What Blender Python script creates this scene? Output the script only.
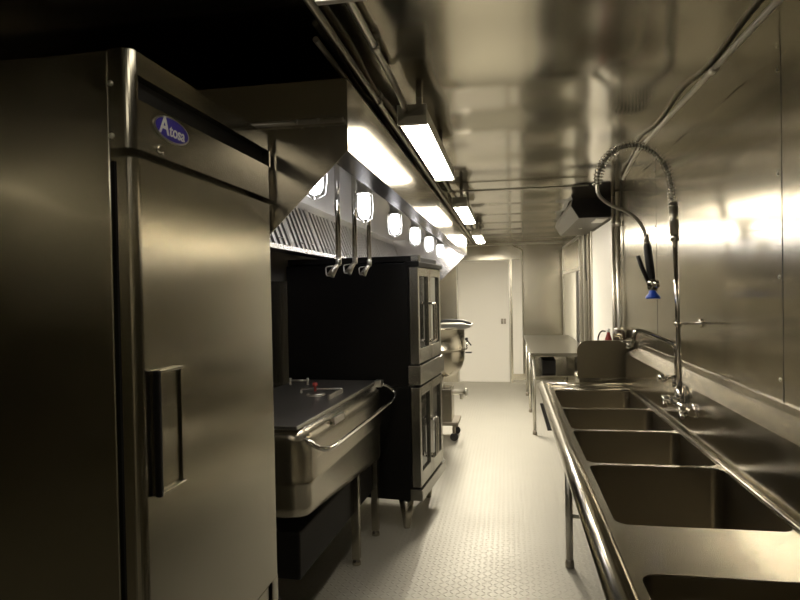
import bpy, bmesh, math, random
from mathutils import Vector, Matrix
random.seed(7)
sc = bpy.context.scene
for o in list(bpy.data.objects): bpy.data.objects.remove(o)
col = sc.collection
PI = math.pi

# ------------------------------------------------------------------ camera
cam = bpy.data.cameras.new('camera'); co = bpy.data.objects.new('camera', cam); col.objects.link(co)
yaw, pitch, roll = .1749, .014, .0188
F = Vector((-math.sin(yaw)*math.cos(pitch), math.cos(yaw)*math.cos(pitch), -math.sin(pitch)))
R0 = Vector((math.cos(yaw), math.sin(yaw), 0)); U0 = R0.cross(F)
R = R0*math.cos(roll) - U0*math.sin(roll); U = U0*math.cos(roll) + R0*math.sin(roll)
m = Matrix((R, U, -F)).transposed().to_4x4(); m.translation = Vector((0, 0, 1.6134))
co.matrix_world = m
cam.sensor_width = 36; cam.lens = 607.8/800*36; cam.clip_start = .02
sc.camera = co

# ------------------------------------------------------------------ world, exposure, light levels
w = bpy.data.worlds.new('world'); sc.world = w; w.use_nodes = True
w.node_tree.nodes['Background'].inputs[0].default_value = (.02, .018, .014, 1)
w.node_tree.nodes['Background'].inputs[1].default_value = .3
sc.view_settings.view_transform = 'Standard'; sc.view_settings.look = 'None'
sc.view_settings.gamma = 1; sc.view_settings.use_curve_mapping = False
sc.view_settings.exposure = 0.0
TUBE_COL = (1, .905, .745); TUBE_POWER = (6, 26, 64, 310, 14)   # the nearest tube is weak, the farthest the strongest, the last an added fill
GLOBE_COL = (.95, .94, 1); GLOBE_POWER = 32

# ------------------------------------------------------------------ materials
def new_mat(name):
    mt = bpy.data.materials.new(name); mt.use_nodes = True
    return mt, mt.node_tree, mt.node_tree.nodes['Principled BSDF']
def basic(name, c, rough=.5, metal=0, **kw):
    mt, nt, b = new_mat(name)
    b.inputs['Base Color'].default_value = (*c, 1); b.inputs['Roughness'].default_value = rough; b.inputs['Specular IOR Level'].default_value = kw.get('spec', .5)
    b.inputs['Metallic'].default_value = metal
    n = nt.nodes.new('ShaderNodeTexNoise'); n.inputs['Scale'].default_value = 40
    bu = nt.nodes.new('ShaderNodeBump'); bu.inputs['Strength'].default_value = kw.get('bump', .03); bu.inputs['Distance'].default_value = .002
    nt.links.new(n.outputs['Fac'], bu.inputs['Height']); nt.links.new(bu.outputs[0], b.inputs['Normal'])
    if 'emit' in kw:
        b.inputs['Emission Color'].default_value = (*kw['emit'], 1); b.inputs['Emission Strength'].default_value = kw['power']
    return mt
def steel(name, c=(.60, .56, .49), rough=.26, grain=(1, 60, 1), wave=.0, wscale=(1.5, .9, 1.5), var=.10, gbump=0, aniso=0, tan=(0, 1, 0)):
    """brushed stainless: stretched grain in roughness and bump, optional slow dents of thin sheet"""
    mt, nt, b = new_mat(name); N = nt.nodes; L = nt.links
    tc = N.new('ShaderNodeTexCoord')
    mp = N.new('ShaderNodeMapping'); mp.inputs['Scale'].default_value = grain; L.new(tc.outputs['Object'], mp.inputs[0])
    n1 = N.new('ShaderNodeTexNoise'); n1.inputs['Scale'].default_value = 3; n1.inputs['Detail'].default_value = 4; L.new(mp.outputs[0], n1.inputs[0])
    mr = N.new('ShaderNodeMapRange'); mr.inputs['To Min'].default_value = rough-var*.5; mr.inputs['To Max'].default_value = rough+var*.5
    L.new(n1.outputs['Fac'], mr.inputs[0]); L.new(mr.outputs[0], b.inputs['Roughness'])
    b.inputs['Base Color'].default_value = (*c, 1); b.inputs['Metallic'].default_value = 1
    if aniso:
        cx = N.new('ShaderNodeCombineXYZ')
        for i in range(3): cx.inputs[i].default_value = tan[i]
        b.inputs['Anisotropic'].default_value = aniso; L.new(cx.outputs[0], b.inputs['Tangent'])
    last = None
    if wave:
        m2 = N.new('ShaderNodeMapping'); m2.inputs['Scale'].default_value = wscale; L.new(tc.outputs['Object'], m2.inputs[0])
        n2 = N.new('ShaderNodeTexNoise'); n2.inputs['Scale'].default_value = 1; n2.inputs['Detail'].default_value = 1; L.new(m2.outputs[0], n2.inputs[0])
        b2 = N.new('ShaderNodeBump'); b2.inputs['Strength'].default_value = 1; b2.inputs['Distance'].default_value = wave
        L.new(n2.outputs['Fac'], b2.inputs['Height']); L.new(b2.outputs[0], b.inputs['Normal'])
    return mt
def diamond_plate():
    mt, nt, b = new_mat('diamond_plate'); N = nt.nodes; L = nt.links
    def mth(op, a, c=None, c2=None):
        n = N.new('ShaderNodeMath'); n.operation = op
        for i, v in enumerate((a, c, c2)):
            if v is None: continue
            if isinstance(v, (int, float)): n.inputs[i].default_value = v
            else: L.new(v, n.inputs[i])
        return n.outputs[0]
    tc = N.new('ShaderNodeTexCoord'); mp = N.new('ShaderNodeMapping'); mp.inputs['Scale'].default_value = (30, 30, 30)
    L.new(tc.outputs['Object'], mp.inputs[0])
    s = N.new('ShaderNodeSeparateXYZ'); L.new(mp.outputs[0], s.inputs[0]); x, y = s.outputs[0], s.outputs[1]
    fx, fy = mth('FLOOR', x), mth('FLOOR', y)
    par = mth('PINGPONG', mth('ADD', fx, fy), 1)
    sg = mth('MULTIPLY_ADD', par, 2, -1)
    u = mth('SUBTRACT', mth('SUBTRACT', x, fx), .5); v = mth('SUBTRACT', mth('SUBTRACT', y, fy), .5)
    v = mth('MULTIPLY', v, sg)
    a = mth('ADD', u, v); c = mth('SUBTRACT', u, v)
    d = mth('ADD', mth('POWER', mth('MULTIPLY', a, 1.35), 2), mth('POWER', mth('MULTIPLY', c, 5.2), 2))
    h = mth('MAXIMUM', mth('SUBTRACT', 1, d), 0); h = mth('POWER', h, .5)
    nz = N.new('ShaderNodeTexNoise'); nz.inputs['Scale'].default_value = 2.2; nz.inputs['Detail'].default_value = 5; L.new(tc.outputs['Object'], nz.inputs[0])
    rr = N.new('ShaderNodeMapRange'); rr.inputs['To Min'].default_value = .42; rr.inputs['To Max'].default_value = .6
    L.new(nz.outputs['Fac'], rr.inputs[0]); L.new(rr.outputs[0], b.inputs['Roughness'])
    b.inputs['Base Color'].default_value = (.46, .445, .39, 1); b.inputs['Metallic'].default_value = .5
    bu = N.new('ShaderNodeBump'); bu.inputs['Strength'].default_value = 1.0; bu.inputs['Distance'].default_value = .004
    L.new(h, bu.inputs['Height']); L.new(bu.outputs[0], b.inputs['Normal'])
    return mt
M = dict(
    wall=steel('wall_steel', (.48, .45, .37), .22, (1, 1, 40), wave=.006, wscale=(1, .35, 1.1), var=.03, aniso=.7),
    backwall=steel('back_wall_steel', (.58, .55, .46), .24, (40, 1, 1), wave=.004, var=.02),
    ceil=steel('ceiling_steel', (.44, .415, .34), .14, (30, 1, 1), wave=.0015, wscale=(1.2, .5, 1), var=.02, gbump=.002),
    fridge=steel('fridge_steel', (.37, .35, .285), .20, (1, 1, 60), var=.03, aniso=.7, wave=.0012, wscale=(1, .6, 1.5)),
    hood=steel('hood_steel', (.66, .62, .54), .22, (1, 1, 50), wave=.003, var=.02),
    hoodin=steel('hood_inner_steel', (.60, .585, .55), .34, (1, 40, 1), var=.02),
    pan=steel('pan_steel', (.42, .39, .32), .27, (1, 1, 20), var=.015),
    pantop=steel('pan_lid_steel', (.45, .43, .40), .36, (40, 1, 1), var=.02),
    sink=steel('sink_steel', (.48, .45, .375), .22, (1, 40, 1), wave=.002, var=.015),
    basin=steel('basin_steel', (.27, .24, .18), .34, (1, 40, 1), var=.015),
    tablesteel=steel('table_steel', (.27, .26, .22), .3, (40, 1, 1), var=.02),
    chrome=basic('chrome', (.78, .76, .72), .10, 1, bump=.0),
    dullmetal=basic('galvanised', (.55, .53, .47), .38, 1),
    cast=basic('cast_metal', (.34, .31, .26), .45, 1),
    trimsteel=basic('trim_steel', (.62, .60, .55), .3, 1),
    ovensteel=basic('oven_steel', (.36, .35, .31), .27, 1),
    black=basic('black_enamel', (.006, .0055, .005), .45, spec=.2),
    gap=basic('dark_gap', (.006, .006, .005), .7),
    darkbox=basic('dark_painted_metal', (.012, .011, .010), .6, spec=.2),
    greybox=basic('grey_painted_metal', (.075, .07, .055), .4),
    glass=basic('oven_glass', (.03, .03, .028), .06),
    rubber=basic('black_rubber', (.015, .015, .015), .5),
    blue=basic('blue_plastic', (.02, .09, .62), .35),
    badgeblue=basic('badge_blue', (.045, .03, .36), .3),
    white=basic('white_letters', (.85, .85, .85), .4),
    red=basic('red_plastic', (.30, .03, .025), .35),
    doorwhite=basic('white_door_paint', (.83, .81, .75), .40, bump=.02),
    creampane=basic('cream_shutter', (.74, .72, .62), .45, bump=.02),
    darkclay=basic('dark_brown_plastic', (.07, .05, .035), .35),
    tube=basic('tube_diffuser', (.9, .9, .9), .4, emit=TUBE_COL, power=TUBE_POWER[1]),
    globe=basic('lamp_glass', (.9, .9, .9), .2, emit=GLOBE_COL, power=GLOBE_POWER),
    floor=diamond_plate(),
)
for i_, p_ in enumerate(TUBE_POWER): M['tube%d' % i_] = basic('tube_diffuser', (.9, .9, .9), .4, emit=TUBE_COL, power=p_)

# ------------------------------------------------------------------ mesh helpers
class MB:
    def __init__(s): s.bm = bmesh.new()
    def _add(s, verts, faces, smooth=False):
        vs = [s.bm.verts.new(v) for v in verts]
        for f in faces:
            try:
                fc = s.bm.faces.new([vs[i] for i in f]); fc.smooth = smooth
            except ValueError: pass
        return vs
    def box(s, x0, x1, y0, y1, z0, z1, bev=0):
        t = bmesh.new()
        bmesh.ops.create_cube(t, size=1, matrix=Matrix.Translation(((x0+x1)/2, (y0+y1)/2, (z0+z1)/2)) @ Matrix.Diagonal((abs(x1-x0), abs(y1-y0), abs(z1-z0), 1)))
        if bev:
            bmesh.ops.bevel(t, geom=t.edges[:], offset=bev, segments=2, affect='EDGES', profile=.5)
        s.merge(t); return s
    def merge(s, t, smooth=None):
        mp = {v: s.bm.verts.new(v.co) for v in t.verts}
        for f in t.faces:
            try:
                n = s.bm.faces.new([mp[v] for v in f.verts]); n.smooth = f.smooth if smooth is None else smooth
            except ValueError: pass
        t.free()
    def tube(s, pts, r, seg=12, cap=True, radii=None, closed=False):
        pts = [Vector(p) for p in pts]; n = len(pts); rings = []; prev = None
        for i, p in enumerate(pts):
            if closed: t = (pts[(i+1) % n]-pts[i-1])
            else: t = (pts[min(i+1, n-1)]-pts[max(i-1, 0)])
            t.normalize()
            if prev is None:
                a = Vector((0, 0, 1)) if abs(t.z) < .9 else Vector((1, 0, 0)); nrm = t.cross(a).normalized()
            else:
                nrm = (prev - t*prev.dot(t)).normalized()
            prev = nrm; bn = t.cross(nrm); rr = radii[i] if radii else r
            rings.append([s.bm.verts.new(p + nrm*rr*math.cos(2*PI*k/seg) + bn*rr*math.sin(2*PI*k/seg)) for k in range(seg)])
        for i in range(n if closed else n-1):
            A, B = rings[i], rings[(i+1) % n]
            for k in range(seg):
                f = s.bm.faces.new((A[k], A[(k+1) % seg], B[(k+1) % seg], B[k])); f.smooth = True
        if cap and not closed:
            s.bm.faces.new(rings[0][::-1]); s.bm.faces.new(rings[-1])
        return s
    def lathe(s, prof, c=(0, 0, 0), axis='z', seg=24):
        """prof: list of (radius, height) along axis"""
        rings = []
        for r, h in prof:
            ring = []
            for k in range(seg):
                a = 2*PI*k/seg; p = (r*math.cos(a), r*math.sin(a), h)
                if axis == 'x': p = (p[2], p[0], p[1])
                if axis == 'y': p = (p[1], p[2], p[0])
                ring.append(s.bm.verts.new(Vector(p)+Vector(c)))
            rings.append(ring)
        for A, B in zip(rings, rings[1:]):
            for k in range(seg):
                f = s.bm.faces.new((A[k], A[(k+1) % seg], B[(k+1) % seg], B[k])); f.smooth = True
        s.bm.faces.new(rings[0][::-1]); s.bm.faces.new(rings[-1])
        return s
    def prism(s, pts, a0, a1, axis='y', smooth=False):
        """closed 2D outline extruded along axis; pts are (x,z) for y, (y,z) for x, (x,y) for z"""
        def P(p, a):
            return {'y': (p[0], a, p[1]), 'x': (a, p[0], p[1]), 'z': (p[0], p[1], a)}[axis]
        n = len(pts); vs = [P(p, a0) for p in pts]+[P(p, a1) for p in pts]
        fs = [tuple(range(n)), tuple(range(2*n-1, n-1, -1))]+[(i, (i+1) % n, n+(i+1) % n, n+i) for i in range(n)]
        s._add(vs, fs, smooth); return s
    def sheet(s, pts, th, a0, a1, axis='y'):
        """bent sheet metal: open polyline given thickness and extruded"""
        P = [Vector(p) for p in pts]; off = []
        for i in range(len(P)):
            d = (P[min(i+1, len(P)-1)]-P[max(i-1, 0)]).normalized(); off.append(P[i]+Vector((-d.y, d.x))*th)
        return s.prism([tuple(p) for p in P]+[tuple(p) for p in off[::-1]], a0, a1, axis)
    def build(s, name, mat, parent=None):
        bmesh.ops.recalc_face_normals(s.bm, faces=s.bm.faces[:])
        me = bpy.data.meshes.new(name); s.bm.to_mesh(me); s.bm.free()
        me.materials.append(M[mat]); o = bpy.data.objects.new(name, me); col.objects.link(o)
        if parent: o.parent = parent
        return o
def rrect(x0, x1, y0, y1, r, n=5):
    out = []
    for cx, cy, a in ((x1-r, y1-r, 0), (x0+r, y1-r, 90), (x0+r, y0+r, 180), (x1-r, y0+r, 270)):
        for k in range(n+1):
            t = math.radians(a+90*k/n); out.append((cx+r*math.cos(t), cy+r*math.sin(t)))
    return out
def arc(pts, r=.03, n=5):
    """round the corners of a polyline"""
    P = [Vector(p) for p in pts]; out = [P[0]]
    for i in range(1, len(P)-1):
        a, b, c = P[i-1], P[i], P[i+1]; d1 = min(r, (a-b).length*.45); d2 = min(r, (c-b).length*.45)
        s, e = b+(a-b).normalized()*d1, b+(c-b).normalized()*d2
        for k in range(n+1):
            t = k/n; out.append(s*(1-t)**2+b*2*t*(1-t)+e*t*t)
    out.append(P[-1]); return out
def tag(o, label, cat, group=None):
    o['label'] = label; o['category'] = cat
    if group: o['group'] = group
    return o
def thing(name, label, cat, loc=(0, 0, 0), rz=0, group=None):
    o = bpy.data.objects.new(name, None); col.objects.link(o); o.empty_display_size = .05
    o.location = loc; o.rotation_euler = (0, 0, rz); return tag(o, label, cat, group)
def struct(mb, name, mat):
    o = mb.build(name, mat); o['kind'] = 'structure'; return o
def dup(root, loc, label=None, rz=None):
    r = root.copy(); col.objects.link(r); r.location = loc
    if rz is not None: r.rotation_euler = (0, 0, rz)
    if label: r['label'] = label
    for ch in list(root.children):
        c = ch.copy(); col.objects.link(c); c.parent = r
        for g in list(ch.children):
            d = g.copy(); col.objects.link(d); d.parent = c
    return r

# ------------------------------------------------------------------ room shell
XL, XR, YB, YF, ZC = -1.56, .9386, 10.66, -2.0, 2.4114
struct(MB().box(XL-.1, XR+.1, YF-.1, YB+.1, -.08, 0), 'floor', 'floor')
# ceiling: stainless sheets .8 m long, each sagging a little between its seams
mb = MB(); y = 2.73-6*.8
mb.box(XL-.1, XR+.1, YF-.1, YB+.1, ZC+.03, ZC+.08)
ys = [YF-.1+.04*k for k in range(int((YB-YF+.2)/.04)+1)]
def sheet_z(yy):
    amp = .0125*min(1, max(0, (yy-1.2)/1.2))
    return ZC+.004-amp*.5*(1-math.cos(2*PI*(yy-2.73)/.8))
vs = []
for yy in ys: vs += [(XL-.05, yy, sheet_z(yy)), (XR+.05, yy, sheet_z(yy))]
mb._add(vs, [(2*k, 2*k+1, 2*k+3, 2*k+2) for k in range(len(ys)-1)], True)
struct(mb, 'ceiling', 'ceil')
# right wall: sheets butted with hairline seams
seams = [YF, -1.5, -.28, .94, 2.30, 4.09, 5.31, YB]
mb = MB().box(XR+.012, XR+.1, YF-.1, YB+.1, -.02, ZC+.03)
for a, b in zip(seams, seams[1:]): mb.box(XR, XR+.0125, a+.002, b-.002, 0, ZC)
struct(mb, 'wall_right', 'wall')
mb = MB()
for yy in seams[1:-1]: mb.box(XR-.0006, XR+.0124, yy-.0026, yy+.0026, 0, ZC)
struct(mb, 'trim_5', 'gap')            # dark joint lines between the wall sheets
mb = MB()
for yy in seams[1:-1]:
    for k in range(7):
        z = .2+k*.36; mb.lathe([(.007, 0), (.006, -.003), (.002, -.005)], (XR, yy+.025, z), 'x', 10)
struct(mb, 'trim_1', 'trimsteel')     # rivets along the wall seams
struct(MB().box(XL-.1, XL, YF-.1, YB+.1, 0, ZC+.03), 'wall_left', 'wall')
struct(MB().box(XL-.1, XR+.1, YF-.1, YF, 0, ZC+.03), 'wall_front', 'backwall')
# back wall with the doorway cut out
DX0, DX1, DZ = -.845, .02, 2.105
mb = MB()
mb.box(XL, DX0-.03, YB, YB+.1, 0, ZC+.03); mb.box(DX1+.03, XR+.02, YB, YB+.1, 0, ZC+.03); mb.box(DX0-.03, DX1+.03, YB, YB+.1, DZ+.02, ZC+.03)
struct(mb, 'wall_back', 'backwall')
struct(MB().box(DX1+.06, XR, YB-.008, YB, 0, .05), 'baseboard_back', 'dullmetal')
struct(MB().box(XR-.012, XR, 7.2, YB, 0, .05), 'baseboard_right', 'dullmetal')
struct(MB().box(XL, XR, YB-.03, YB, ZC-.03, ZC, .004), 'trim_2', 'dullmetal')
d = struct(MB().box(DX0, DX1, YB+.02, YB+.06, .012, DZ, .003), 'door_1', 'doorwhite')
MB().box(DX0-.03, DX0, YB-.012, YB+.06, 0, DZ+.03, .003).box(DX1, DX1+.03, YB-.012, YB+.06, 0, DZ+.03, .003).box(DX0, DX1, YB-.012, YB+.06, DZ, DZ+.03, .003).build('door_frame', 'dullmetal', d)
MB().box(DX0, DX1, YB-.01, YB+.07, 0, .011).build('threshold', 'dullmetal', d)
MB().box(-.115, -.075, YB-.004, YB+.021, 1.02, 1.11, .004).box(-.065, -.03, YB-.004, YB+.021, 1.02, 1.11, .004).lathe([(.014, 0), (.014, -.04), (.02, -.045), (.02, -.06)], (-.095, YB, 1.065), 'y', 14).build('door_latch', 'cast', d)
for z in (.35, 1.1, 1.85): MB().tube([(DX0-.005, YB-.012, z-.05), (DX0-.005, YB-.012, z+.05)], .008, 10).build('hinge', 'dullmetal', d)

# white door in the right wall beyond the sink
WX = XR
d2 = struct(MB().box(WX-.014, WX+.001, 5.62, 6.93, .10, 2.22, .003), 'door_2', 'doorwhite')
MB().box(WX-.03, WX, 6.935, 6.975, 0, 2.24, .003).box(WX-.03, WX, 5.575, 5.615, 0, 2.24, .003).build('door_frame', 'dullmetal', d2)
MB().box(WX-.05, WX-.014, 5.70, 5.73, 1.0, 1.14, .004).build('door_handle', 'cast', d2)
# serving window with shutter
wn = struct(MB().box(WX-.030, WX, 8.02, 8.08, .80, 2.30, .004).box(WX-.030, WX, 10.36, 10.42, .80, 2.30, .004)
            .box(WX-.030, WX, 8.08, 10.36, 1.84, 1.885, .004).box(WX-.030, WX, 8.08, 10.36, 2.26, 2.30, .004).box(WX-.026, WX, 8.47, 8.51, .86, 1.84, .003), 'window_1', 'trimsteel')
MB().box(WX-.09, WX, 7.95, 10.45, .80, .835, .006).build('window_sill', 'dullmetal', wn)
MB().box(WX-.012, WX-.002, 8.51, 10.36, .86, 1.84).build('window_pane', 'creampane', wn)
MB().box(WX-.008, WX-.002, 8.08, 8.47, .86, 1.84).build('side_pane', 'glass', wn)
MB().box(WX-.016, WX-.002, 8.08, 10.36, 1.885, 2.26).build('transom_panel', 'wall', wn)
for z in (1.78, 1.35): MB().box(WX-.05, WX-.03, 10.28, 10.33, z, z+.03, .003).build('window_catch', 'cast', wn)
# vertical seam trims at the wall between window and door
struct(MB().box(WX-.02, WX, 7.25, 7.29, 0, 2.24, .003), 'trim_3', 'cast')
struct(MB().box(WX-.035, WX, 7.55, 7.60, 0, 2.24, .003), 'trim_4', 'dullmetal')

# ------------------------------------------------------------------ ceiling lamps
def fixture_proto():
    L, Wd = 1.22, .099
    t = thing('ceiling_light', '', 'ceiling light', (0, 0, 0), 0, 'fluorescent lights in a row along the ceiling')
    MB().prism([(-.05, .072), (-.0535, .010), (-.0525, .010), (-.0525, .030), (.0525, .030), (.0525, .010), (.0535, .010), (.05, .072)], 0, L).box(-.012, .012, .2, .23, .072, .168).box(-.012, .012, L-.23, L-.2, .072, .168).build('housing', 'dullmetal', t)
    pts = [(-Wd/2, .035)]+[(-Wd/2+.012*(1-math.cos(a)), .012-.012*math.sin(a)) for a in (0, .5, 1, 1.57)]+[(Wd/2-.012*(1-math.cos(a)), .012-.012*math.sin(a)) for a in (1.57, 1, .5, 0)]+[(Wd/2, .035)]
    MB().prism(pts, .022, L-.022).build('diffuser', 'tube', t)
    for y0, y1 in ((0, .022), (L-.022, L)):
        MB().box(-.0565, .0565, y0, y1, -.002, .074, .003).build('end_cap', 'doorwhite', t)
    return t
fx = fixture_proto(); LX, LZ = -.343, 2.243
for i, (yy, lb) in enumerate(((.07, 'fluorescent ceiling light nearest the camera, cut off by the top edge'),
                              (2.27, 'large bright fluorescent ceiling light beside the near part of the hood'),
                              (4.60, 'fluorescent ceiling light just beyond the cross conduit, third along the row'),
                              (7.10, 'small fluorescent ceiling light farthest away, just before the white end door'),
                              (-1.75, 'unseen fill tube added behind the viewer to light the refrigerator side'))):  # last tube is added out of view, as fill for the refrigerator side
    o = fx if i == 0 else dup(fx, (0, 0, 0)); o.location = (LX, yy, LZ); o['label'] = lb
    for c in o.children:
        if c.name.startswith('diffuser'):
            c.data = c.data.copy(); c.data.materials[0] = M['tube%d' % i]

# conduits on the ceiling
def conduit(name, pts, r, label, mat='dullmetal', coup=(), clips=(), group=None):
    o = MB().tube(pts, r, 12).build(name, mat); tag(o, label, 'conduit', group)
    for c, dr in coup:
        c = Vector(c); dr = Vector(dr).normalized()
        MB().tube([c-dr*.022, c+dr*.022], r*1.35, 12).build('coupling', 'trimsteel', o)
    for c in clips:
        x, yy, z = c
        MB().box(x-.03, x+.03, yy-.008, yy+.008, z-.002, ZC-.003, .001).build('clip', 'trimsteel', o)
    return o
zc = ZC-.022
conduit('conduit', arc([(-.401, 1.30, LZ+.06), (-.401, 1.36, zc), (-.401, 2.16, zc), (-.37, 2.22, LZ+.075), (-.37, 2.275, LZ+.05)], .05), .011,
        'thin steel conduit running between the two nearest ceiling lights', coup=[((-.401, 1.9, zc), (0, 1, 0))])
conduit('conduit', [(-.497, YF+.02, zc), (-.513, 4.2, zc), (-.52, YB-.04, zc)], .012, 'long steel conduit along the ceiling above the hood edge, nearest its face',
        coup=[((-.507, 2.45, zc), (0, 1, 0)), ((-.515, 5.6, zc), (0, 1, 0))], group=None)
conduit('conduit', [(-.565, 1.80, zc), (-.565, YB-.04, zc)], .010, 'thinner steel conduit along the ceiling behind the long one, above the hood')
conduit('conduit', [(-.43, 3.56, zc), (-.43, YB-.04, zc)], .010, 'steel conduit along the ceiling beside the farther ceiling lights')
conduit('conduit', [(-.44, 4.66, zc-.02), (.60, 4.66, zc-.02)], .006, 'thin wire conduit crossing the ceiling from the lights to the black box', coup=[((-.40, 4.66, zc-.02), (1, 0, 0))])
conduit('conduit', arc([(.745, YF+.02, zc-.002), (.738, 3.60, zc-.002), (.815, 4.46, zc-.002), (.82, 4.52, zc-.01)], .15), .011,
        'long grey conduit running along the right side of the ceiling above the sink', coup=[((.742, 2.35, zc-.002), (0, 1, 0))])
conduit('conduit', [(XR-.03, 5.50, 0.01), (XR-.03, 5.50, ZC-.01)], .014, 'vertical steel pipe on the right wall, farther of the pair before the white side door', coup=[((XR-.03, 5.50, 2.16), (0, 0, 1))])
conduit('conduit', [(XR-.03, 5.26, 0.01), (XR-.03, 5.26, ZC-.01)], .018, 'vertical steel pipe on the right wall, nearer of the pair before the white side door', coup=[((XR-.03, 5.26, 2.14), (0, 0, 1))])
conduit('conduit', arc([(.10, YB-.03, ZC-.04), (.27, YB-.03, 2.29), (.27, YB-.03, 2.20), (.262, YB-.03, 2.17), (.262, YB-.03, 2.05), (.262, YB-.03, .16)], .05), .010, 'thin bent conduit dropping down the end wall right of the white door', coup=[((.262, YB-.03, 1.2), (0, 0, 1))])
o = MB().box(.085, .25, YB-.02, YB-.0005, .155, 2.13, .004).build('wall_strip', 'doorwhite'); tag(o, 'narrow white vertical panel on the end wall right of the white door', 'wall panel')

# black box heater on the right wall at the ceiling
t = thing('wall_unit', 'dark box unit under the ceiling on the right wall above the window', 'wall unit', (0, 0, 0))
pf = [(XR-.002, 2.236), (.637, 2.236), (.572, 2.345), (.585, ZC-.008), (XR-.002, ZC-.008)]
MB().prism(pf, 5.60, 5.62).build('end_plate', 'darkbox', t)
MB().prism([(XR-.003, 2.239), (.639, 2.239), (.575, 2.346), (.588, ZC-.008), (XR-.003, ZC-.008)], 5.62, 7.50).build('body', 'greybox', t)
MB().box(.80, .90, 5.70, 6.05, 2.231, 2.2395, .002).build('glint_plate', 'trimsteel', t)  # steel plate standing in for a lamp highlight on the underside
MB().lathe([(.02, 0), (.018, -.006), (.01, -.009)], (.76, 6.6, 2.239), 'z', 14).build('glint_disc', 'trimsteel', t)  # small disc shaped as the second lamp glint on the underside
o = MB().tube(arc([(.90, 7.38, 2.237), (.91, 7.39, 2.1), (.905, 7.42, 1.95), (.92, 7.42, 1.70)], .08), .006, 8).build('cable', 'rubber'); tag(o, 'thin dark cable hanging from the black box beside the window', 'cable')

# ------------------------------------------------------------------ exhaust hood
HX, HZ, HY0, HY1 = -.487, 2.06, 1.868, 7.58
HT = 2.289; ZI = 2.262
BX = XL+.003
t = thing('exhaust_hood', 'long stainless steel exhaust hood hanging over the cooking line', 'exhaust hood', (0, HY0, 0))
Y0, Y1 = 0, HY1-HY0
MB().box(HX-.002, HX, Y0, Y1, HZ, HT).box(HX-.09, HX-.0025, Y0, Y1, HZ, HZ+.002).box(HX-.09, HX-.088, Y0, Y1, HZ, HZ+.02)\
    .box(BX, HX-.002, Y0, Y1, HT-.002, HT).build('front_face', 'hood', t)
MB().box(BX, HX-.09, Y0+.004, Y1-.004, ZI, ZI+.008).box(HX-.0035, HX-.0025, Y0+.004, Y1-.004, HZ+.01, ZI).build('inner_ceiling', 'hoodin', t)
def end_poly(d):
    return [(HX-d, HZ+.001), (HX-d, HT-.003), (BX, HT-.003), (BX, 1.60), (-.965, 1.60)]
MB().prism(end_poly(.001), Y0-.003, Y0).build('end_panel', 'hood', t)
MB().prism(end_poly(.001), Y1, Y1+.003).build('end_panel', 'hood', t)
MB().box(BX+.02, HX-.01, Y0-.012, Y0-.003, 2.150, 2.160, .002).tube([(BX+.02, Y0-.018, 2.155), (HX-.01, Y0-.018, 2.155)], .008, 12).build('flange', 'trimsteel', t)
for x in (-.645, -.575): MB().lathe([(.008, 0), (.008, -.006), (.004, -.008)], (x, Y0-.022, 2.155), 'y', 8).build('bolt', 'trimsteel', t)
# baffle filters slope from the trough up to the hood back
fa, fb = Vector((-1.30, 1.885)), Vector((-1.42, 2.215))     # (x,z) bottom and top of the filter bank
n = 10; fw = (Y1-.03)/n
for i in range(n):
    y0 = .015+i*fw; y1 = y0+fw-.006; mb = MB(); dv = (fb-fa); nv = Vector((-dv.y, dv.x)).normalized()
    def fr(u, off): return fa+dv*u+nv*off
    def slab(u0, u1, a0, a1, o0, o1):
        p = [fr(u0, o0), fr(u1, o0), fr(u1, o1), fr(u0, o1)]
        mb.prism([tuple(q) for q in p], a0, a1)
    slab(0, .05, y0, y1, -.006, .03); slab(.95, 1, y0, y1, -.006, .03); slab(0, 1, y0, y0+.018, -.006, .03); slab(0, 1, y1-.018, y1, -.006, .03)
    k = 6; sp = (y1-y0-.036)/k
    for j in range(k): slab(.05, .95, y0+.018+sp*(j+.06), y0+.018+sp*(j+.56), -.004, .006)
    f = mb.build('baffle_filter', 'hoodin', t)
    mb = MB(); slab(.05, .95, y0+.018, y1-.018, .024, .030); mb.build('filter_back', 'darkbox', f)
    for c in (.32, .68):
        p = fr(.16, -.012); q = fr(.16, -.001); yy = y0+fw*c
        MB().tube(arc([(q.x, yy-.03, q.y), (p.x+.012, yy-.03, p.y), (p.x+.012, yy+.03, p.y), (q.x, yy+.03, q.y)], .01), .003, 6).build('filter_handle', 'trimsteel', f)
MB().sheet([(-1.26, 1.893), (-1.26, 1.868), (-1.36, 1.864), (-1.36, 1.89)][::-1], .004, Y0+.004, Y1-.004).build('grease_trough', 'pan', t)
MB().sheet([(-1.42, 2.215), (-1.43, ZI)], .004, Y0+.004, Y1-.004).build('filter_rail', 'hoodin', t)
MB().box(BX, BX+.006, Y0+.004, Y1-.004, 1.70, ZI).build('hood_back', 'cast', t)

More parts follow.
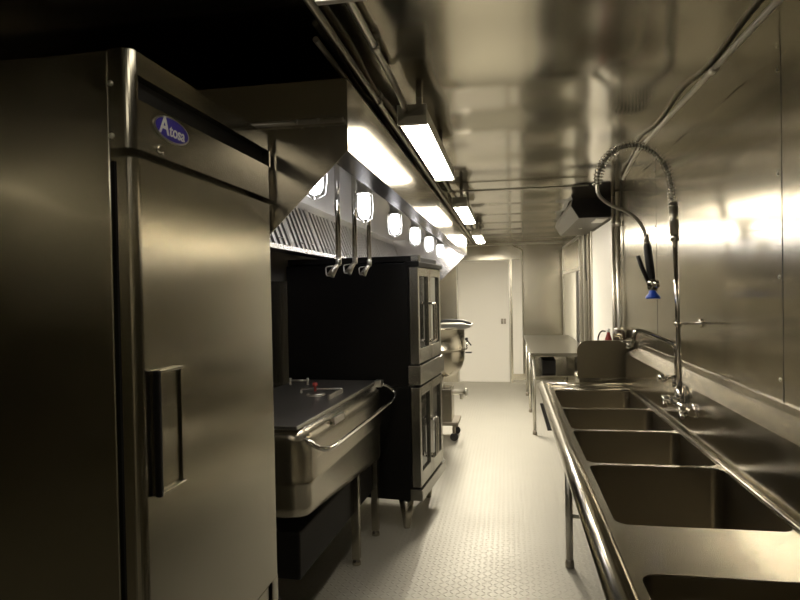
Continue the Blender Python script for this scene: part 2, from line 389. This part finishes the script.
# jar lamps inside the hood
lp = thing('hood_lamp', '', 'hood lamp', (0, 0, 0), 0, 'jar lamps under the hood')
MB().lathe([(.055, .144), (.055, .12), (.034, .075), (.034, .04), (.045, .035), (.045, .02)], (0, 0, 0), 'z', 20).build('lamp_base', 'dullmetal', lp)
MB().lathe([(.028, .02), (.033, 0), (.034, -.055), (.030, -.09), (.018, -.108), (.004, -.112)], (0, 0, 0), 'z', 20).build('glass_jar', 'globe', lp)
mb = MB()
for k in range(4):
    a = k*PI/2+.4; c, s_ = math.cos(a), math.sin(a)
    mb.tube([(.046*c, .046*s_, .03), (.050*c, .050*s_, -.05), (.042*c, .042*s_, -.11), (.006*c, .006*s_, -.132)], .0018, 6)
mb.build('wire_guard', 'trimsteel', lp)
lamps = [(2.34, 'glowing jar lamp nearest the camera, at the hood end beside the refrigerator'), (3.19, 'glowing jar lamp under the hood between the second and third nozzle pipes'),
         (4.10, 'glowing jar lamp under the hood right of the nozzle pipes'), (5.02, 'glowing jar lamp under the hood above the front corner of the black ovens'),
         (5.94, 'glowing jar lamp under the hood just beyond the black ovens'), (6.95, 'glowing jar lamp at the far end of the hood')]
for i, (yy, lb) in enumerate(lamps):
    o = lp if i == 0 else dup(lp, (0, 0, 0)); o.location = (-.75, yy, 2.118); o['label'] = lb

# nozzle drop pipes
npz = thing('nozzle_pipe', '', 'nozzle pipe', (0, 0, 0), 0, 'vertical pipes with angled nozzles hanging from the hood')
MB().tube([(0, 0, 2.262), (0, 0, 1.77)], .0125, 12).build('pipe', 'chrome', npz)
MB().lathe([(.014, 1.79), (.014, 1.765), (.010, 1.755)], (0, 0, 0), 'z', 12).build('elbow', 'trimsteel', npz)
nz = MB().tube([(0, 0, 1.765), (-.012, -.015, 1.745), (-.03, -.03, 1.71)], .011, 12, radii=[.010, .012, .018]).build('nozzle', 'trimsteel', npz)
MB().tube(arc([(-.02, -.02, 1.755), (-.055, -.02, 1.75), (-.05, -.03, 1.71), (-.03, -.03, 1.71)], .01), .0028, 6).build('swivel_bracket', 'trimsteel', nz)
for i, (yy, dz, lb) in enumerate(((2.665, -.02, 'vertical nozzle pipe nearest the refrigerator, longest of the three under the hood'), (2.97, 0, 'middle one of three vertical nozzle pipes under the hood'), (3.29, .01, 'right one of three vertical nozzle pipes, closest to the black ovens'))):
    o = npz if i == 0 else dup(npz, (0, 0, 0)); o.location = (-.75, yy, dz if dz < 0 else 0); o['label'] = lb
    if dz > 0: o.location.z = 0

# ------------------------------------------------------------------ refrigerator
fxx, fy0, FW, FZ = -.738, 1.117, .73, 2.115
t = thing('refrigerator', 'tall stainless steel reach-in refrigerator in the left foreground', 'refrigerator', (fxx, fy0, 0))
cb = -.052
MB().box(-.80, cb, 0, FW, .12, FZ-.002, .003).build('cabinet', 'fridge', t)
# header with rounded near and far front corners
def front_profile(r, x0, x1, y0, y1, n=8):
    pts = [(x0, y1), (x0, y0)]
    for k in range(n+1):
        a = -PI/2+PI/2*k/n; pts.append((x1-r+r*math.cos(a), y0+r+r*math.sin(a)))
    for k in range(n+1):
        a = PI/2*k/n; pts.append((x1-r+r*math.cos(a), y1-r+r*math.sin(a)))
    return pts
hz0 = 1.915
mb = MB(); sl0, sl1 = 2.017, 2.067
for z0, z1 in ((hz0, sl0), (sl1, FZ)): mb.prism(front_profile(.022, cb+.001, 0, 0, FW), z0, z1, 'z')
mb.prism(front_profile(.022, cb+.001, 0, 0, .036), sl0, sl1, 'z'); mb.box(cb+.001, 0, FW-.012, FW, sl0, sl1)
hd = mb.build('header_panel', 'fridge', t)
for p in hd.data.polygons: p.use_smooth = False
MB().box(cb+.001, -.024, .034, FW-.010, sl0-.001, sl1+.001).build('vent_slot', 'gap', hd)
for z in (2.046, 1.940): MB().lathe([(.006, 0), (.005, -.003), (.002, -.004)], (-.046, 0, z), 'y', 10).build('screw', 'trimsteel', hd)
MB().lathe([(.010, 0), (.010, .004), (.007, .007)], (0, .092, 1.931), 'x', 14).lathe([(.005, 0), (.004, .004)], (0, .108, 1.925), 'x', 10).build('lock', 'chrome', hd)
bg = []
for k in range(36):
    a = 2*PI*k/36; bg.append((.146+.072*math.cos(a), 1.984+.0285*math.sin(a)))
bd = MB().prism(bg, 0.0003, .003, 'x').build('badge', 'trimsteel', hd)
MB().prism([(.146+(p[0]-.146)*.93, 1.984+(p[1]-1.984)*.86) for p in bg], .0031, .0036, 'x').build('badge_field', 'badgeblue', bd)
def lettering(name, body, size, mat, parent, loc, rot, shear=0, offset=0, spacing=1):
    tx = bpy.data.curves.new(name, 'FONT'); tx.body = body; tx.size = size; tx.shear = shear; tx.extrude = .0004; tx.offset = offset
    tx.align_x = 'CENTER'; tx.align_y = 'CENTER'; tx.space_character = spacing
    tmp = bpy.data.objects.new(name, tx); col.objects.link(tmp); bpy.context.view_layer.update()
    me = bpy.data.meshes.new_from_object(tmp.evaluated_get(bpy.context.evaluated_depsgraph_get())); bpy.data.objects.remove(tmp); bpy.data.curves.remove(tx)
    me.name = name; me.materials.clear(); me.materials.append(M[mat])
    o = bpy.data.objects.new(name, me); col.objects.link(o); o.parent = parent; o.location = loc; o.rotation_euler = rot; return o
lettering('badge_lettering', 'A', .056, 'white', bd, (.0042, .110, 1.986), (PI/2, 0, PI/2), .12, .0010)
lettering('badge_lettering', 'tosa', .038, 'white', bd, (.0042, .163, 1.981), (PI/2, 0, PI/2), .12, .0007, 1.0)
# door
dz0, dz1 = .715, 1.897
dr = MB().prism(front_profile(.020, -.040, 0, .004, FW-.002), dz0, dz1, 'z').build('door', 'fridge', t)
MB().box(cb, -.040, .014, FW-.010, dz0+.01, dz1-.005).build('door_gasket', 'gap', dr)
ph = MB().prism([(.045, 1.192), (.150, 1.192), (.150, 1.455), (.045, 1.455)], 0, .004, 'x')
ph.box(.004, .016, .052, .150, 1.450, 1.456, .0015).box(.004, .016, .052, .150, 1.191, 1.197, .0015).box(.004, .010, .144, .150, 1.192, 1.455, .001)
h = ph.build('handle_plate', 'fridge', dr)
MB().box(.004, .018, .042, .054, 1.190, 1.457, .003).build('grip', 'black', h)
mb = MB().box(cb, -.012, .004, FW-.06, .20, .700, .003)
lw = mb.build('lower_panel', 'fridge', t)
mb = MB()
for k in range(12): mb.box(-.012, -.006, .06, FW-.11, .25+k*.032, .262+k*.032)
mb.build('louvre', 'cast', lw)
MB().box(cb, -.004, FW-.045, FW, .12, .712, .003).build('corner_post', 'fridge', t)
for x in (-.72, -.12):
    for y in (.08, FW-.08):
        c = MB().lathe([(.05, -.015), (.055, -.010), (.055, .010), (.05, .015)], (x, y, .055), 'x', 20).build('caster', 'rubber', t)
        MB().box(x-.03, x+.03, y-.03, y+.03, .112, .12).box(x-.024, x-.018, y-.02, y+.02, .04, .115).box(x+.018, x+.024, y-.02, y+.02, .04, .115).build('caster_fork', 'dullmetal', c)

# ------------------------------------------------------------------ braising pan
t = thing('braising_pan', 'stainless steel tilting pan with front handle bar between refrigerator and ovens', 'braising pan', (-.894, 2.57, 0), math.radians(-2.6))
PL = 1.39
mb = MB(); rings = []
def pan_outline(ins):          # plan outline, front corners rounded
    r = .085; x1, y0, y1 = -ins, ins*.4, PL-ins*.4; out = [(-.56, y0)]
    for k in range(9):
        q = -PI/2+PI/2*k/8; out.append((x1-r+r*math.cos(q), y0+r+r*math.sin(q)))
    out += [(x1, y0+(y1-y0)*k/6) for k in range(1, 6)]
    for k in range(9):
        q = PI/2*k/8; out.append((x1-r+r*math.cos(q), y1-r+r*math.sin(q)))
    out.append((-.56, y1)); return out
for z, ins, low in ((1.003, .036, 0), (.965, .004, 0), (.95, 0, 0), (.775, 0, 0), (.765, -.006, 0), (.750, -.006, 0), (.740, 0, 0), (.05, 0, 1), (.015, .008, 1), (0, .03, 1)):
    rings.append([mb.bm.verts.new((px, py, z if not low else .60-.10*py/PL+z)) for px, py in pan_outline(ins)])
for A, B in zip(rings, rings[1:]):
    for k in range(len(A)): f = mb.bm.faces.new((A[k], A[(k+1) % len(A)], B[(k+1) % len(A)], B[k])); f.smooth = True
mb.bm.faces.new(rings[0]); mb.bm.faces.new(rings[-1][::-1])
mb.build('pan_body', 'pan', t)
lid = MB().box(-.60, -.034, -.004, PL+.004, 1.004, 1.022, .004).build('lid', 'pantop', t)
# vent plate with red knob on the lid, cross bar
vp = MB().lathe([(.055, 1.022), (.055, 1.03), (.046, 1.036), (.02, 1.038)], (-.245, .80, 0), 'z', 24).build('vent_cover', 'trimsteel', lid)
MB().lathe([(.008, 1.036), (.008, 1.065), (.016, 1.068), (.016, 1.085), (.006, 1.09)], (-.265, .84, 0), 'z', 14).build('vent_knob', 'red', vp)
MB().tube(arc([(-.36, .86, 1.022), (-.36, .86, 1.045), (-.12, .90, 1.045), (-.12, .90, 1.022)], .01), .006, 10).build('lid_bar', 'trimsteel', lid)
MB().box(-.128, -.112, .66, .88, 1.022, 1.05, .003).build('lid_bracket', 'trimsteel', lid)
MB().tube([(-.55, 1.15, 1.05), (-.44, 1.17, 1.05)], .006, 10).tube([(-.44, 1.17, 1.022), (-.44, 1.17, 1.065)], .008, 10).tube([(-.55, 1.15, 1.022), (-.55, 1.15, 1.065)], .008, 10).build('hinge_bar', 'dullmetal', lid)
hb = [(-.006, .01, .965), (.035, .02, .935), (.075, .03, .915), (.10, .09, .912), (.10, PL-.06, .912), (.085, PL+.03, .935), (.035, PL+.02, .985), (-.02, PL, 1.0)]
MB().tube(arc(hb, .05), .011, 12).build('handle_bar', 'chrome', t)
MB().box(-.004, .014, .36, .52, .965, .985, .003).box(.010, .016, .36, .52, .95, .985, .002).build('front_latch', 'trimsteel', t)
MB().box(-.04, .01, PL-.06, PL+.0, .985, 1.03, .006).build('bar_bracket', 'trimsteel', t)
MB().box(-.50, -.06, .06, PL-.08, .30, .52, .01).build('under_box', 'darkbox', t)
for x, y in ((-.05, .9), (-.05, PL-.05), (-.50, .08), (-.50, PL-.05)):
    MB().box(x-.022, x+.022, y-.022, y+.022, .04, .60).lathe([(.018, 0), (.026, .005), (.026, .02), (.014, .045)], (x, y, 0), 'z', 14).build('leg', 'pan', t)

# ------------------------------------------------------------------ double oven
t = thing('double_oven', 'black double-stack convection oven with steel-framed glass doors', 'oven', (-.577, 4.0, 0), math.radians(-6))
OL, OD = .755, .965
def oven_deck(z0, z1, zd0, zd1, nm):
    c = MB().box(-OD, -.085, 0, OL, z0, z1, .004).box(-.085, -.020, OL-.035, OL, z0+.01, z1, .003).box(-.085, -.075, 0.0, OL-.03, z0+.01, z1).build(nm, 'black', t)
    w = (OL-.045-.012)/2
    for k in range(2):
        y0 = .006+k*(w+.004); y1 = y0+w
        ww = .045 if k == 0 else .03
        dmb = MB().box(-.072, -.010, y0, y0+ww, zd0, zd1, .004).box(-.072, -.010, y1-.05, y1, zd0, zd1, .004).box(-.072, -.010, y0+ww, y1-.05, zd0, zd0+.10, .004).box(-.072, -.010, y0+ww, y1-.05, zd1-.06, zd1, .004)
        dd = dmb.build('door', 'ovensteel', t)
        MB().box(-.060, -.026, y0+ww, y1-.05, zd0+.10, zd1-.06).build('door_window', 'glass', dd)
        yh = y1-.03 if k == 0 else y0+.03
        MB().tube(arc([(-.012, yh, zd0+.13), (.024, yh, zd0+.13), (.024, yh, zd0+.40), (-.012, yh, zd0+.40)], .02), .008, 10).build('door_handle', 'chrome', dd)
    return c
oven_deck(.975, 1.805, 1.125, 1.775, 'upper_cabinet')
oven_deck(.205, .973, .295, .965, 'lower_cabinet')
mb = MB().box(-.085, 0, -.002, OL, .985, 1.115, .004); mb.build('middle_band', 'ovensteel', t)
MB().box(-.085, 0, -.002, OL, .208, .286, .004).build('bottom_band', 'ovensteel', t)
MB().box(-.10, 0, 0, OL, 1.778, 1.812, .004).build('top_band', 'black', t)
MB().box(-OD, -.05, .02, OL, 1.812, 1.852, .004).build('flue_box', 'darkbox', t)
MB().box(-.06, -.005, .018, .075, 1.814, 1.856, .004).build('corner_cap', 'ovensteel', t)
for x in (-.13, -OD+.07):
    for y in (.06, OL-.06):
        MB().lathe([(.022, 0), (.024, .012), (.030, .06), (.055, .204)], (x, y, 0), 'z', 16).build('leg', 'pan', t)

# ------------------------------------------------------------------ steam kettle
t = thing('steam_kettle', 'round steel steam kettle on legs just before the white door', 'steam kettle', (-.735, 6.65, 0))
prof = [(.02, .66), (.10, .672), (.18, .71), (.235, .775), (.262, .86), (.268, .95), (.268, .965), (.275, .97), (.275, .985), (.268, .99), (.268, 1.19), (.285, 1.195), (.285, 1.215), (.25, 1.215)]
MB().lathe(prof, (0, 0, 0), 'z', 40).build('kettle_body', 'pan', t)
rim = MB().prism([(-.30, 1.20), (.29, 1.20), (.35, 1.225), (.355, 1.245), (.29, 1.255), (-.30, 1.255)], -.20, .15).build('lid', 'trimsteel', t)
MB().tube(arc([(-.05, -.12, 1.256), (.05, -.12, 1.29), (.27, -.12, 1.285), (.35, -.12, 1.245)], .05), .016, 10).build('lid_handle', 'rubber', rim)
v = MB().tube(arc([(.26, -.10, .98), (.30, -.10, .98), (.30, -.10, 1.08)], .02), .010, 10).build('steam_valve', 'chrome', t)
MB().tube([(.29, -.10, 1.09), (.345, -.10, 1.02)], .007, 8).lathe([(.016, 1.075), (.016, 1.10), (.008, 1.105)], (.295, -.10, 0), 'z', 12).tube([(.28, -.10, .945), (.35, -.10, .945)], .008, 8).build('valve_lever', 'rubber', v)
dp = MB().tube(arc([(0, 0, .665), (0, 0, .50), (.27, 0, .50)], .05), .026, 14).build('drain_pipe', 'dullmetal', t)
MB().lathe([(.035, .26), (.045, .265), (.045, .285), (.03, .29)], (0, 0, .50), 'x', 16).tube([(.225, 0, .50), (.225, 0, .425)], .02, 10).build('drain_valve', 'trimsteel', dp)
MB().box(-.20, .13, -.16, .16, .20, .56, .01).build('pedestal', 'pan', t)
MB().box(-.28, .20, -.20, .20, .17, .205, .006).build('base_frame', 'cast', t)
for x, y in ((.15, -.16), (.15, .16), (-.24, -.16), (-.24, .16)):
    l = MB().tube([(x, y, .175), (x, y, .08)], .018, 12).build('leg', 'cast', t)
    MB().lathe([(.038, -.014), (.044, -.01), (.044, .01), (.038, .014)], (x, y, .045), 'y', 18).build('wheel', 'rubber', l)

# ------------------------------------------------------------------ prep table and floor grate
t = thing('prep_table', 'low steel prep table against the right wall under the window', 'table', (0, 0, 0))
MB().box(.239, XR-.035, 6.80, 9.45, .87, .91, .005).build('table_top', 'tablesteel', t)
MB().box(.27, XR-.06, 6.85, 9.40, .64, .66, .004).build('undershelf', 'sink', t)
for x, y in ((.275, 6.85), (XR-.075, 6.85), (.275, 8.1), (XR-.075, 8.1), (.275, 9.38), (XR-.075, 9.38)):
    l = MB().tube([(x, y, .05), (x, y, .872)], .019, 14).build('leg', 'dullmetal', t)
    MB().lathe([(.010, 0), (.024, .006), (.024, .03), (.019, .055)], (x, y, 0), 'z', 14).build('foot', 'cast', l)
tag(MB().box(.37, .52, 6.95, 7.5, .6605, .82, .01).build('storage_box', 'darkbox'), 'dark box on the shelf under the prep table', 'box')
mb = MB()
for k in range(11): mb.box(.43+k*.0167, .436+k*.0167, 7.08, 8.70, .0005, .014)
for k in range(33): mb.box(.43, .603, 7.08+k*.0504, 7.086+k*.0504, .0005, .011)
mb.box(.425, .608, 7.07, 8.71, .0004, .004)
tag(mb.build('floor_grate', 'darkbox'), 'dark metal grate on the floor beneath the prep table', 'floor grate')

# ------------------------------------------------------------------ compartment sink
t = thing('compartment_sink', 'long stainless steel multi-compartment sink along the right wall', 'sink', (0, 0, 0))
SX0, SX1, SYF, SYN, SZ = .297, .935, 4.665, .35, .90
BXa, BXb = .312, .812
bas = [(3.742, 4.375), (3.172, 3.718), (2.566, 3.148), (1.905, 2.542), (.62, 1.585)]
mb = MB()
def deck(x0, x1, y0, y1): mb.box(x0, x1, y0, y1, SZ-.012, SZ)
deck(SX0-.03, BXa, SYN, SYF); deck(BXb, .844, SYN, SYF)
ycur = SYF
for y0, y1 in bas: deck(BXa, BXb, y1, ycur); ycur = y0
deck(BXa, BXb, SYN, ycur)
# corner fillets of the basin openings
for y0, y1 in bas:
    r = .045
    for cx, cy, sx, sy in ((BXa, y0, 1, 1), (BXb, y0, -1, 1), (BXa, y1, 1, -1), (BXb, y1, -1, -1)):
        pts = [(cx, cy)]
        for k in range(7):
            a = PI/2*k/6; pts.append((cx+sx*r*(1-math.sin(a)), cy+sy*r*(1-math.cos(a))))
        mb.prism(pts, SZ-.012, SZ, 'z')
mb.build('deck', 'sink', t)
for y0, y1 in bas:
    b = MB(); bot = .60; rings = []
    for z, ins in ((SZ-.004, 0), (bot+.05, .004), (bot+.015, .014), (bot, .045)):
        rings.append([b.bm.verts.new((p[0], p[1], z)) for p in rrect(BXa+ins, BXb-ins, y0+ins, y1-ins, .045, 6)])
    for A, B in zip(rings, rings[1:]):
        for k in range(len(A)): f = b.bm.faces.new((A[k], A[(k+1) % len(A)], B[(k+1) % len(A)], B[k])); f.smooth = True
    b.bm.faces.new(rings[-1])
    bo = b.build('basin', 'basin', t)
    bm_ = bmesh.new(); bm_.from_mesh(bo.data); bmesh.ops.reverse_faces(bm_, faces=bm_.faces[:]); bm_.to_mesh(bo.data); bm_.free()
    cy = (y0+y1)/2
    MB().lathe([(.045, bot+.001), (.045, bot+.004), (.032, bot+.004), (.028, bot+.0015)], ((BXa+BXb)/2, cy, 0), 'z', 20).build('drain', 'chrome', bo)
# rolled front rim
MB().tube([(.252, SYN, SZ-.010), (.252, SYF-.03, SZ-.010)], .037, 18).box(.225, .235, SYN+.01, SYF-.04, SZ-.05, SZ-.015).build('rolled_rim', 'sink', t)
MB().tube([(.246, SYF-.028, SZ-.004), (.86, SYF-.028, SZ-.004)], .022, 14).build('end_rim', 'sink', t)
MB().tube([(BXb+.012, SYN, SZ+.003), (BXb+.012, SYF-.26, SZ+.003)], .011, 10).tube([(BXa+.0, SYF-.265, SZ+.001), (BXb+.012, SYF-.265, SZ+.001)], .010, 10).build('marine_edge', 'sink', t)
MB().box(.285, .306, SYN+.05, SYF-.06, .74, SZ-.03, .004).box(.30, .84, SYN+.05, SYN+.055, .62, SZ-.03).box(.30, .84, SYF-.07, SYF-.065, .66, SZ-.03).build('apron', 'sink', t)
MB().prism([(.842, SZ-.012), (.842, 1.134), (.928, 1.172), (.928, 1.203), (.9365, 1.203), (.9365, SZ-.012)], SYN, SYF-.02).build('backsplash', 'sink', t)
for x, y in ((.33, 3.60), (.33, 1.2), (.80, 3.60), (.80, 1.2)):
    l = MB().tube([(x, y, .05), (x, y, .60)], .021, 14).build('leg', 'dullmetal', t)
    MB().lathe([(.010, 0), (.026, .006), (.026, .03), (.02, .055)], (x, y, 0), 'z', 14).build('foot', 'cast', l)
MB().tube([(.33, 3.6, .30), (.80, 3.6, .30)], .013, 10).tube([(.33, 1.2, .30), (.80, 1.2, .30)], .013, 10).tube([(.565, 1.2, .30), (.565, 3.6, .30)], .013, 10).build('cross_rail', 'dullmetal', t)

# ------------------------------------------------------------------ pre-rinse faucet
t = thing('spray_faucet', 'tall chrome spray faucet with coiled spring arch standing at the sink backsplash', 'faucet', (0, 0, 0))
fx_, fy_ = .822, 3.15
b = MB().tube([(fx_-.0, fy_+.16, 1.035), (fx_, fy_-.20, 1.035)], .0185, 14).tube([(fx_, fy_, 1.02), (fx_, fy_, 1.12)], .018, 14)\
    .tube([(fx_, fy_+.13, 1.035), (.841, fy_+.13, 1.035)], .018, 12).tube([(fx_, fy_-.17, 1.035), (.841, fy_-.17, 1.035)], .018, 12)\
    .lathe([(.034, 0), (.030, -.012)], (.8415, fy_+.13, 1.035), 'x', 16).lathe([(.034, 0), (.030, -.012)], (.8415, fy_-.17, 1.035), 'x', 16).build('valve_body', 'chrome', t)
for yy, s_ in ((fy_+.13, 1), (fy_-.17, -1)):
    MB().lathe([(.021, -.035), (.026, -.03), (.026, 0), (.018, .01)], (fx_-.02, yy, 1.035), 'x', 14).build('valve_cap', 'chrome', b)
    MB().tube([(fx_-.045, yy, 1.04), (fx_-.055, yy-.07, 1.02)], .009, 10, radii=[.008, .011]).build('lever', 'chrome', b)
xr = lambda z: fx_-.014*(z-1.06)/.78
MB().tube([(xr(1.1), fy_, 1.10), (xr(1.86), fy_, 1.86)], .0115, 14).build('riser', 'chrome', t)
MB().tube([(xr(1.43), fy_, 1.43), (.93, fy_+.05, 1.43)], .006, 10).lathe([(.022, 0), (.022, -.008), (.012, -.012)], (XR-.001, fy_+.05, 1.43), 'x', 16).lathe([(.018, 1.415), (.018, 1.445)], (xr(1.43), fy_, 0), 'z', 14).build('wall_bracket', 'chrome', t)
MB().lathe([(.016, 1.83), (.022, 1.835), (.022, 1.862), (.016, 1.87)], (xr(1.85), fy_, 0), 'z', 16).build('collar', 'chrome', t)
MB().tube([(.806, fy_, 1.865), (.802, fy_, 2.02)], .0215, 16).build('spring_sleeve', 'dullmetal', t)
ctrl = [(.802, 2.00), (.797, 2.08), (.780, 2.17), (.745, 2.235), (.69, 2.285), (.625, 2.308), (.555, 2.300), (.495, 2.255), (.460, 2.19), (.448, 2.12)]
hosec = ctrl+[(.455, 2.075), (.485, 2.040), (.53, 2.012), (.578, 1.990), (.625, 1.955), (.655, 1.915), (.670, 1.875), (.674, 1.85)]
def catmull(P, n=8):
    out = []
    for i in range(len(P)-1):
        p0 = P[max(i-1, 0)]; p1 = P[i]; p2 = P[i+1]; p3 = P[min(i+2, len(P)-1)]
        for k in range(n):
            t_ = k/n
            out.append(tuple(.5*((2*b_)+(-a_+c_)*t_+(2*a_-5*b_+4*c_-d_)*t_**2+(-a_+3*b_-3*c_+d_)*t_**3) for a_, b_, c_, d_ in zip(p0, p1, p2, p3)))
    out.append(P[-1]); return out
hp = [Vector((x, fy_, z)) for x, z in catmull(hosec)]
MB().tube(hp, .0085, 12).build('hose', 'dullmetal', t)
sp = catmull(ctrl, 40); pts = [Vector((x, fy_, z)) for x, z in sp]
cum = [0]
for a, b_ in zip(pts, pts[1:]): cum.append(cum[-1]+(b_-a).length)
turns = 42; tot = cum[-1]; hel = []; N_ = turns*12; j = 0
for i in range(N_+1):
    s_ = tot*i/N_
    while j < len(cum)-2 and cum[j+1] < s_: j += 1
    f_ = (s_-cum[j])/max(1e-9, cum[j+1]-cum[j]); p = pts[j].lerp(pts[j+1], f_); tg = (pts[j+1]-pts[j]).normalized()
    n1 = Vector((0, 1, 0)); n2 = tg.cross(n1); a = 2*PI*i/12; rr = .0215
    hel.append(p+n1*rr*math.cos(a)+n2*rr*math.sin(a))
MB().tube(hel, .0033, 6).build('spring', 'chrome', t)
# spray valve: rises from blue tip to hose end, tilted
def along(p, q, prof, seg=16):
    p, q = Vector(p), Vector(q); L_ = (q-p).length
    return [p+(q-p)*(h_/L_) for _, h_ in prof], [r_ for r_, _ in prof]
top = Vector((.675, fy_, 1.862)); bot_ = Vector((.703, fy_, 1.60)); dv = (bot_-top)
def ring(a, b_, ra, rb): return [top+dv*a, top+dv*b_], [ra, rb]
mb = MB()
for a, b_, ra, rb in ((-.02, .10, .013, .013), (.10, .14, .016, .016)):
    p_, r_ = ring(a, b_, ra, rb); mb.tube(p_, 0, 14, radii=r_)
mb.build('hose_nut', 'chrome', t)
MB().tube([top+dv*q for q in (.13, .2, .6, .78, .82)], 0, 14, radii=[.014, .019, .020, .018, .012]).build('spray_handle', 'rubber', t)
lv = [top+dv*.36+Vector((-.050, 0, .0)), top+dv*.55+Vector((-.040, 0, 0)), top+dv*.86+Vector((-.018, 0, 0))]
MB().tube(lv, 0, 10, radii=[.010, .011, .009]).build('squeeze_lever', 'rubber', t)
MB().tube([top+dv*q for q in (.80, .86, .98, 1.04)], 0, 16, radii=[.018, .026, .024, .016]).lathe([(.020, -.02), (.022, 0), (.014, .01)], tuple(top+dv*.9+Vector((.022, -.01, 0))), 'x', 14).build('valve_head', 'chrome', t)
MB().tube([Vector((.700, fy_, 1.602)), Vector((.702, fy_, 1.585)), Vector((.703, fy_, 1.565)), Vector((.703, fy_, 1.555))], 0, 18, radii=[.016, .018, .034, .034]).build('spray_tip', 'blue', t)
MB().tube(arc([(.675, fy_, 1.868), (.70, fy_, 1.872), (.80, fy_, 1.876)], .01), .003, 8).build('hook', 'chrome', t)
MB().tube(arc([(.838, 3.27, 1.035), (.838, 3.27, 1.30), (.818, 3.27, 1.325), (.685, 3.34, 1.385), (.655, 3.35, 1.385), (.640, 3.35, 1.30)], .035), .012, 12).build('swing_spout', 'chrome', t)
MB().lathe([(.019, 1.10), (.023, 1.105), (.023, 1.145), (.016, 1.15)], (.838, 3.27, 0), 'z', 16).build('spout_nut', 'chrome', t)
MB().tube([(.835, 3.27, 1.155), (.76, 3.20, 1.16)], .011, 12).lathe([(.02, -.02), (.02, .02)], (.75, 3.195, 1.16), 'x', 12).build('spout_valve', 'chrome', t)

# ------------------------------------------------------------------ hand sink beyond, and the things on it
t = thing('hand_sink', 'small steel hand sink with rounded splash guard beyond the long sink', 'hand sink', (0, 0, 0))
y0, y1 = 4.80, 4.96
ins = []
mb = MB(); pts = [(.936, .93), (.52, .93), (.516, .955)]
for k in range(8):
    a = PI-PI/2*k/7; pts.append((.595+.08*math.cos(a), 1.135+.08*math.sin(a)))
pts += [(.936, 1.215)]
mb.prism(pts, y0-.02, y0-.012)
mb.prism([(x+.012 if x < .9 else x, z) for x, z in pts], y0-.012, y0+.0)
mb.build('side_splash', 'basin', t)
pts2 = [(.53, .80), (.936, .80), (.936, .93), (.53, .93)]
MB().prism(pts2, y0, y1+.1).build('sink_bowl', 'sink', t)
MB().tube(arc([(.53, y0+.02, .93), (.53, y1+.09, .93), (.92, y1+.09, .93)], .03), .014, 10).build('bowl_rim', 'sink', t)
MB().box(.918, .936, y0, y1+.1, .93, 1.215, .003).build('back_splash', 'sink', t)
MB().box(.60, .90, y0+.05, y0+.08, .45, .80, .004).box(.88, .936, y0+.05, y1, .35, .80, .004).build('wall_bracket', 'cast', t)
MB().tube(arc([(.86, y0+.10, .93), (.86, y0+.10, 1.24), (.82, y0+.06, 1.25), (.80, y0+.05, 1.245)], .03), .014, 12).build('spout', 'chrome', t)
MB().lathe([(.03, -.02), (.034, 0), (.03, .03), (.02, .035)], (.88, y0-.05, 1.185), 'x', 16).box(.83, .905, y0-.075, y0-.035, 1.20, 1.215, .004).build('tap_handle', 'chrome', t)
o = MB().box(.70, .936, 5.03, 5.27, 1.05, 1.075, .004).build('wall_shelf', 'trimsteel'); tag(o, 'small steel wall shelf behind the hand sink splash guard', 'shelf')
t = thing('canister', 'dark brown rounded canister with steel lid behind the hand sink splash', 'canister', (.885, 5.15, 1.0755))
MB().lathe([(.046, 0), (.05, .01), (.05, .15), (.042, .185), (.03, .20)], (0, 0, 0), 'z', 24).build('canister_body', 'darkclay', t)
MB().lathe([(.034, .186), (.036, .205), (.020, .215), (.004, .217)], (0, 0, 0), 'z', 20).build('canister_lid', 'trimsteel', t)
t = thing('bottle', 'small red bottle with a white label left of the brown canister', 'bottle', (.80, 5.13, 1.0755))
MB().lathe([(.026, 0), (.028, .01), (.028, .12), (.016, .155), (.012, .18)], (0, 0, 0), 'z', 18).build('bottle_body', 'red', t)
MB().lathe([(.014, .178), (.014, .20), (.010, .205)], (0, 0, 0), 'z', 14).build('bottle_cap', 'white', t)
t = thing('wire_holder', 'dark curved wire holder left of the red bottle behind the splash guard', 'holder', (.742, 5.12, 1.0755))
MB().tube(arc([(-.022, 0, .004), (-.026, 0, .14), (0, 0, .19), (.035, 0, .185)], .04), .006, 8).build('wire_loop', 'rubber', t)
MB().lathe([(.026, 0), (.026, .006), (.006, .008)], (-.012, 0, 0), 'z', 16).build('holder_base', 'rubber', t)
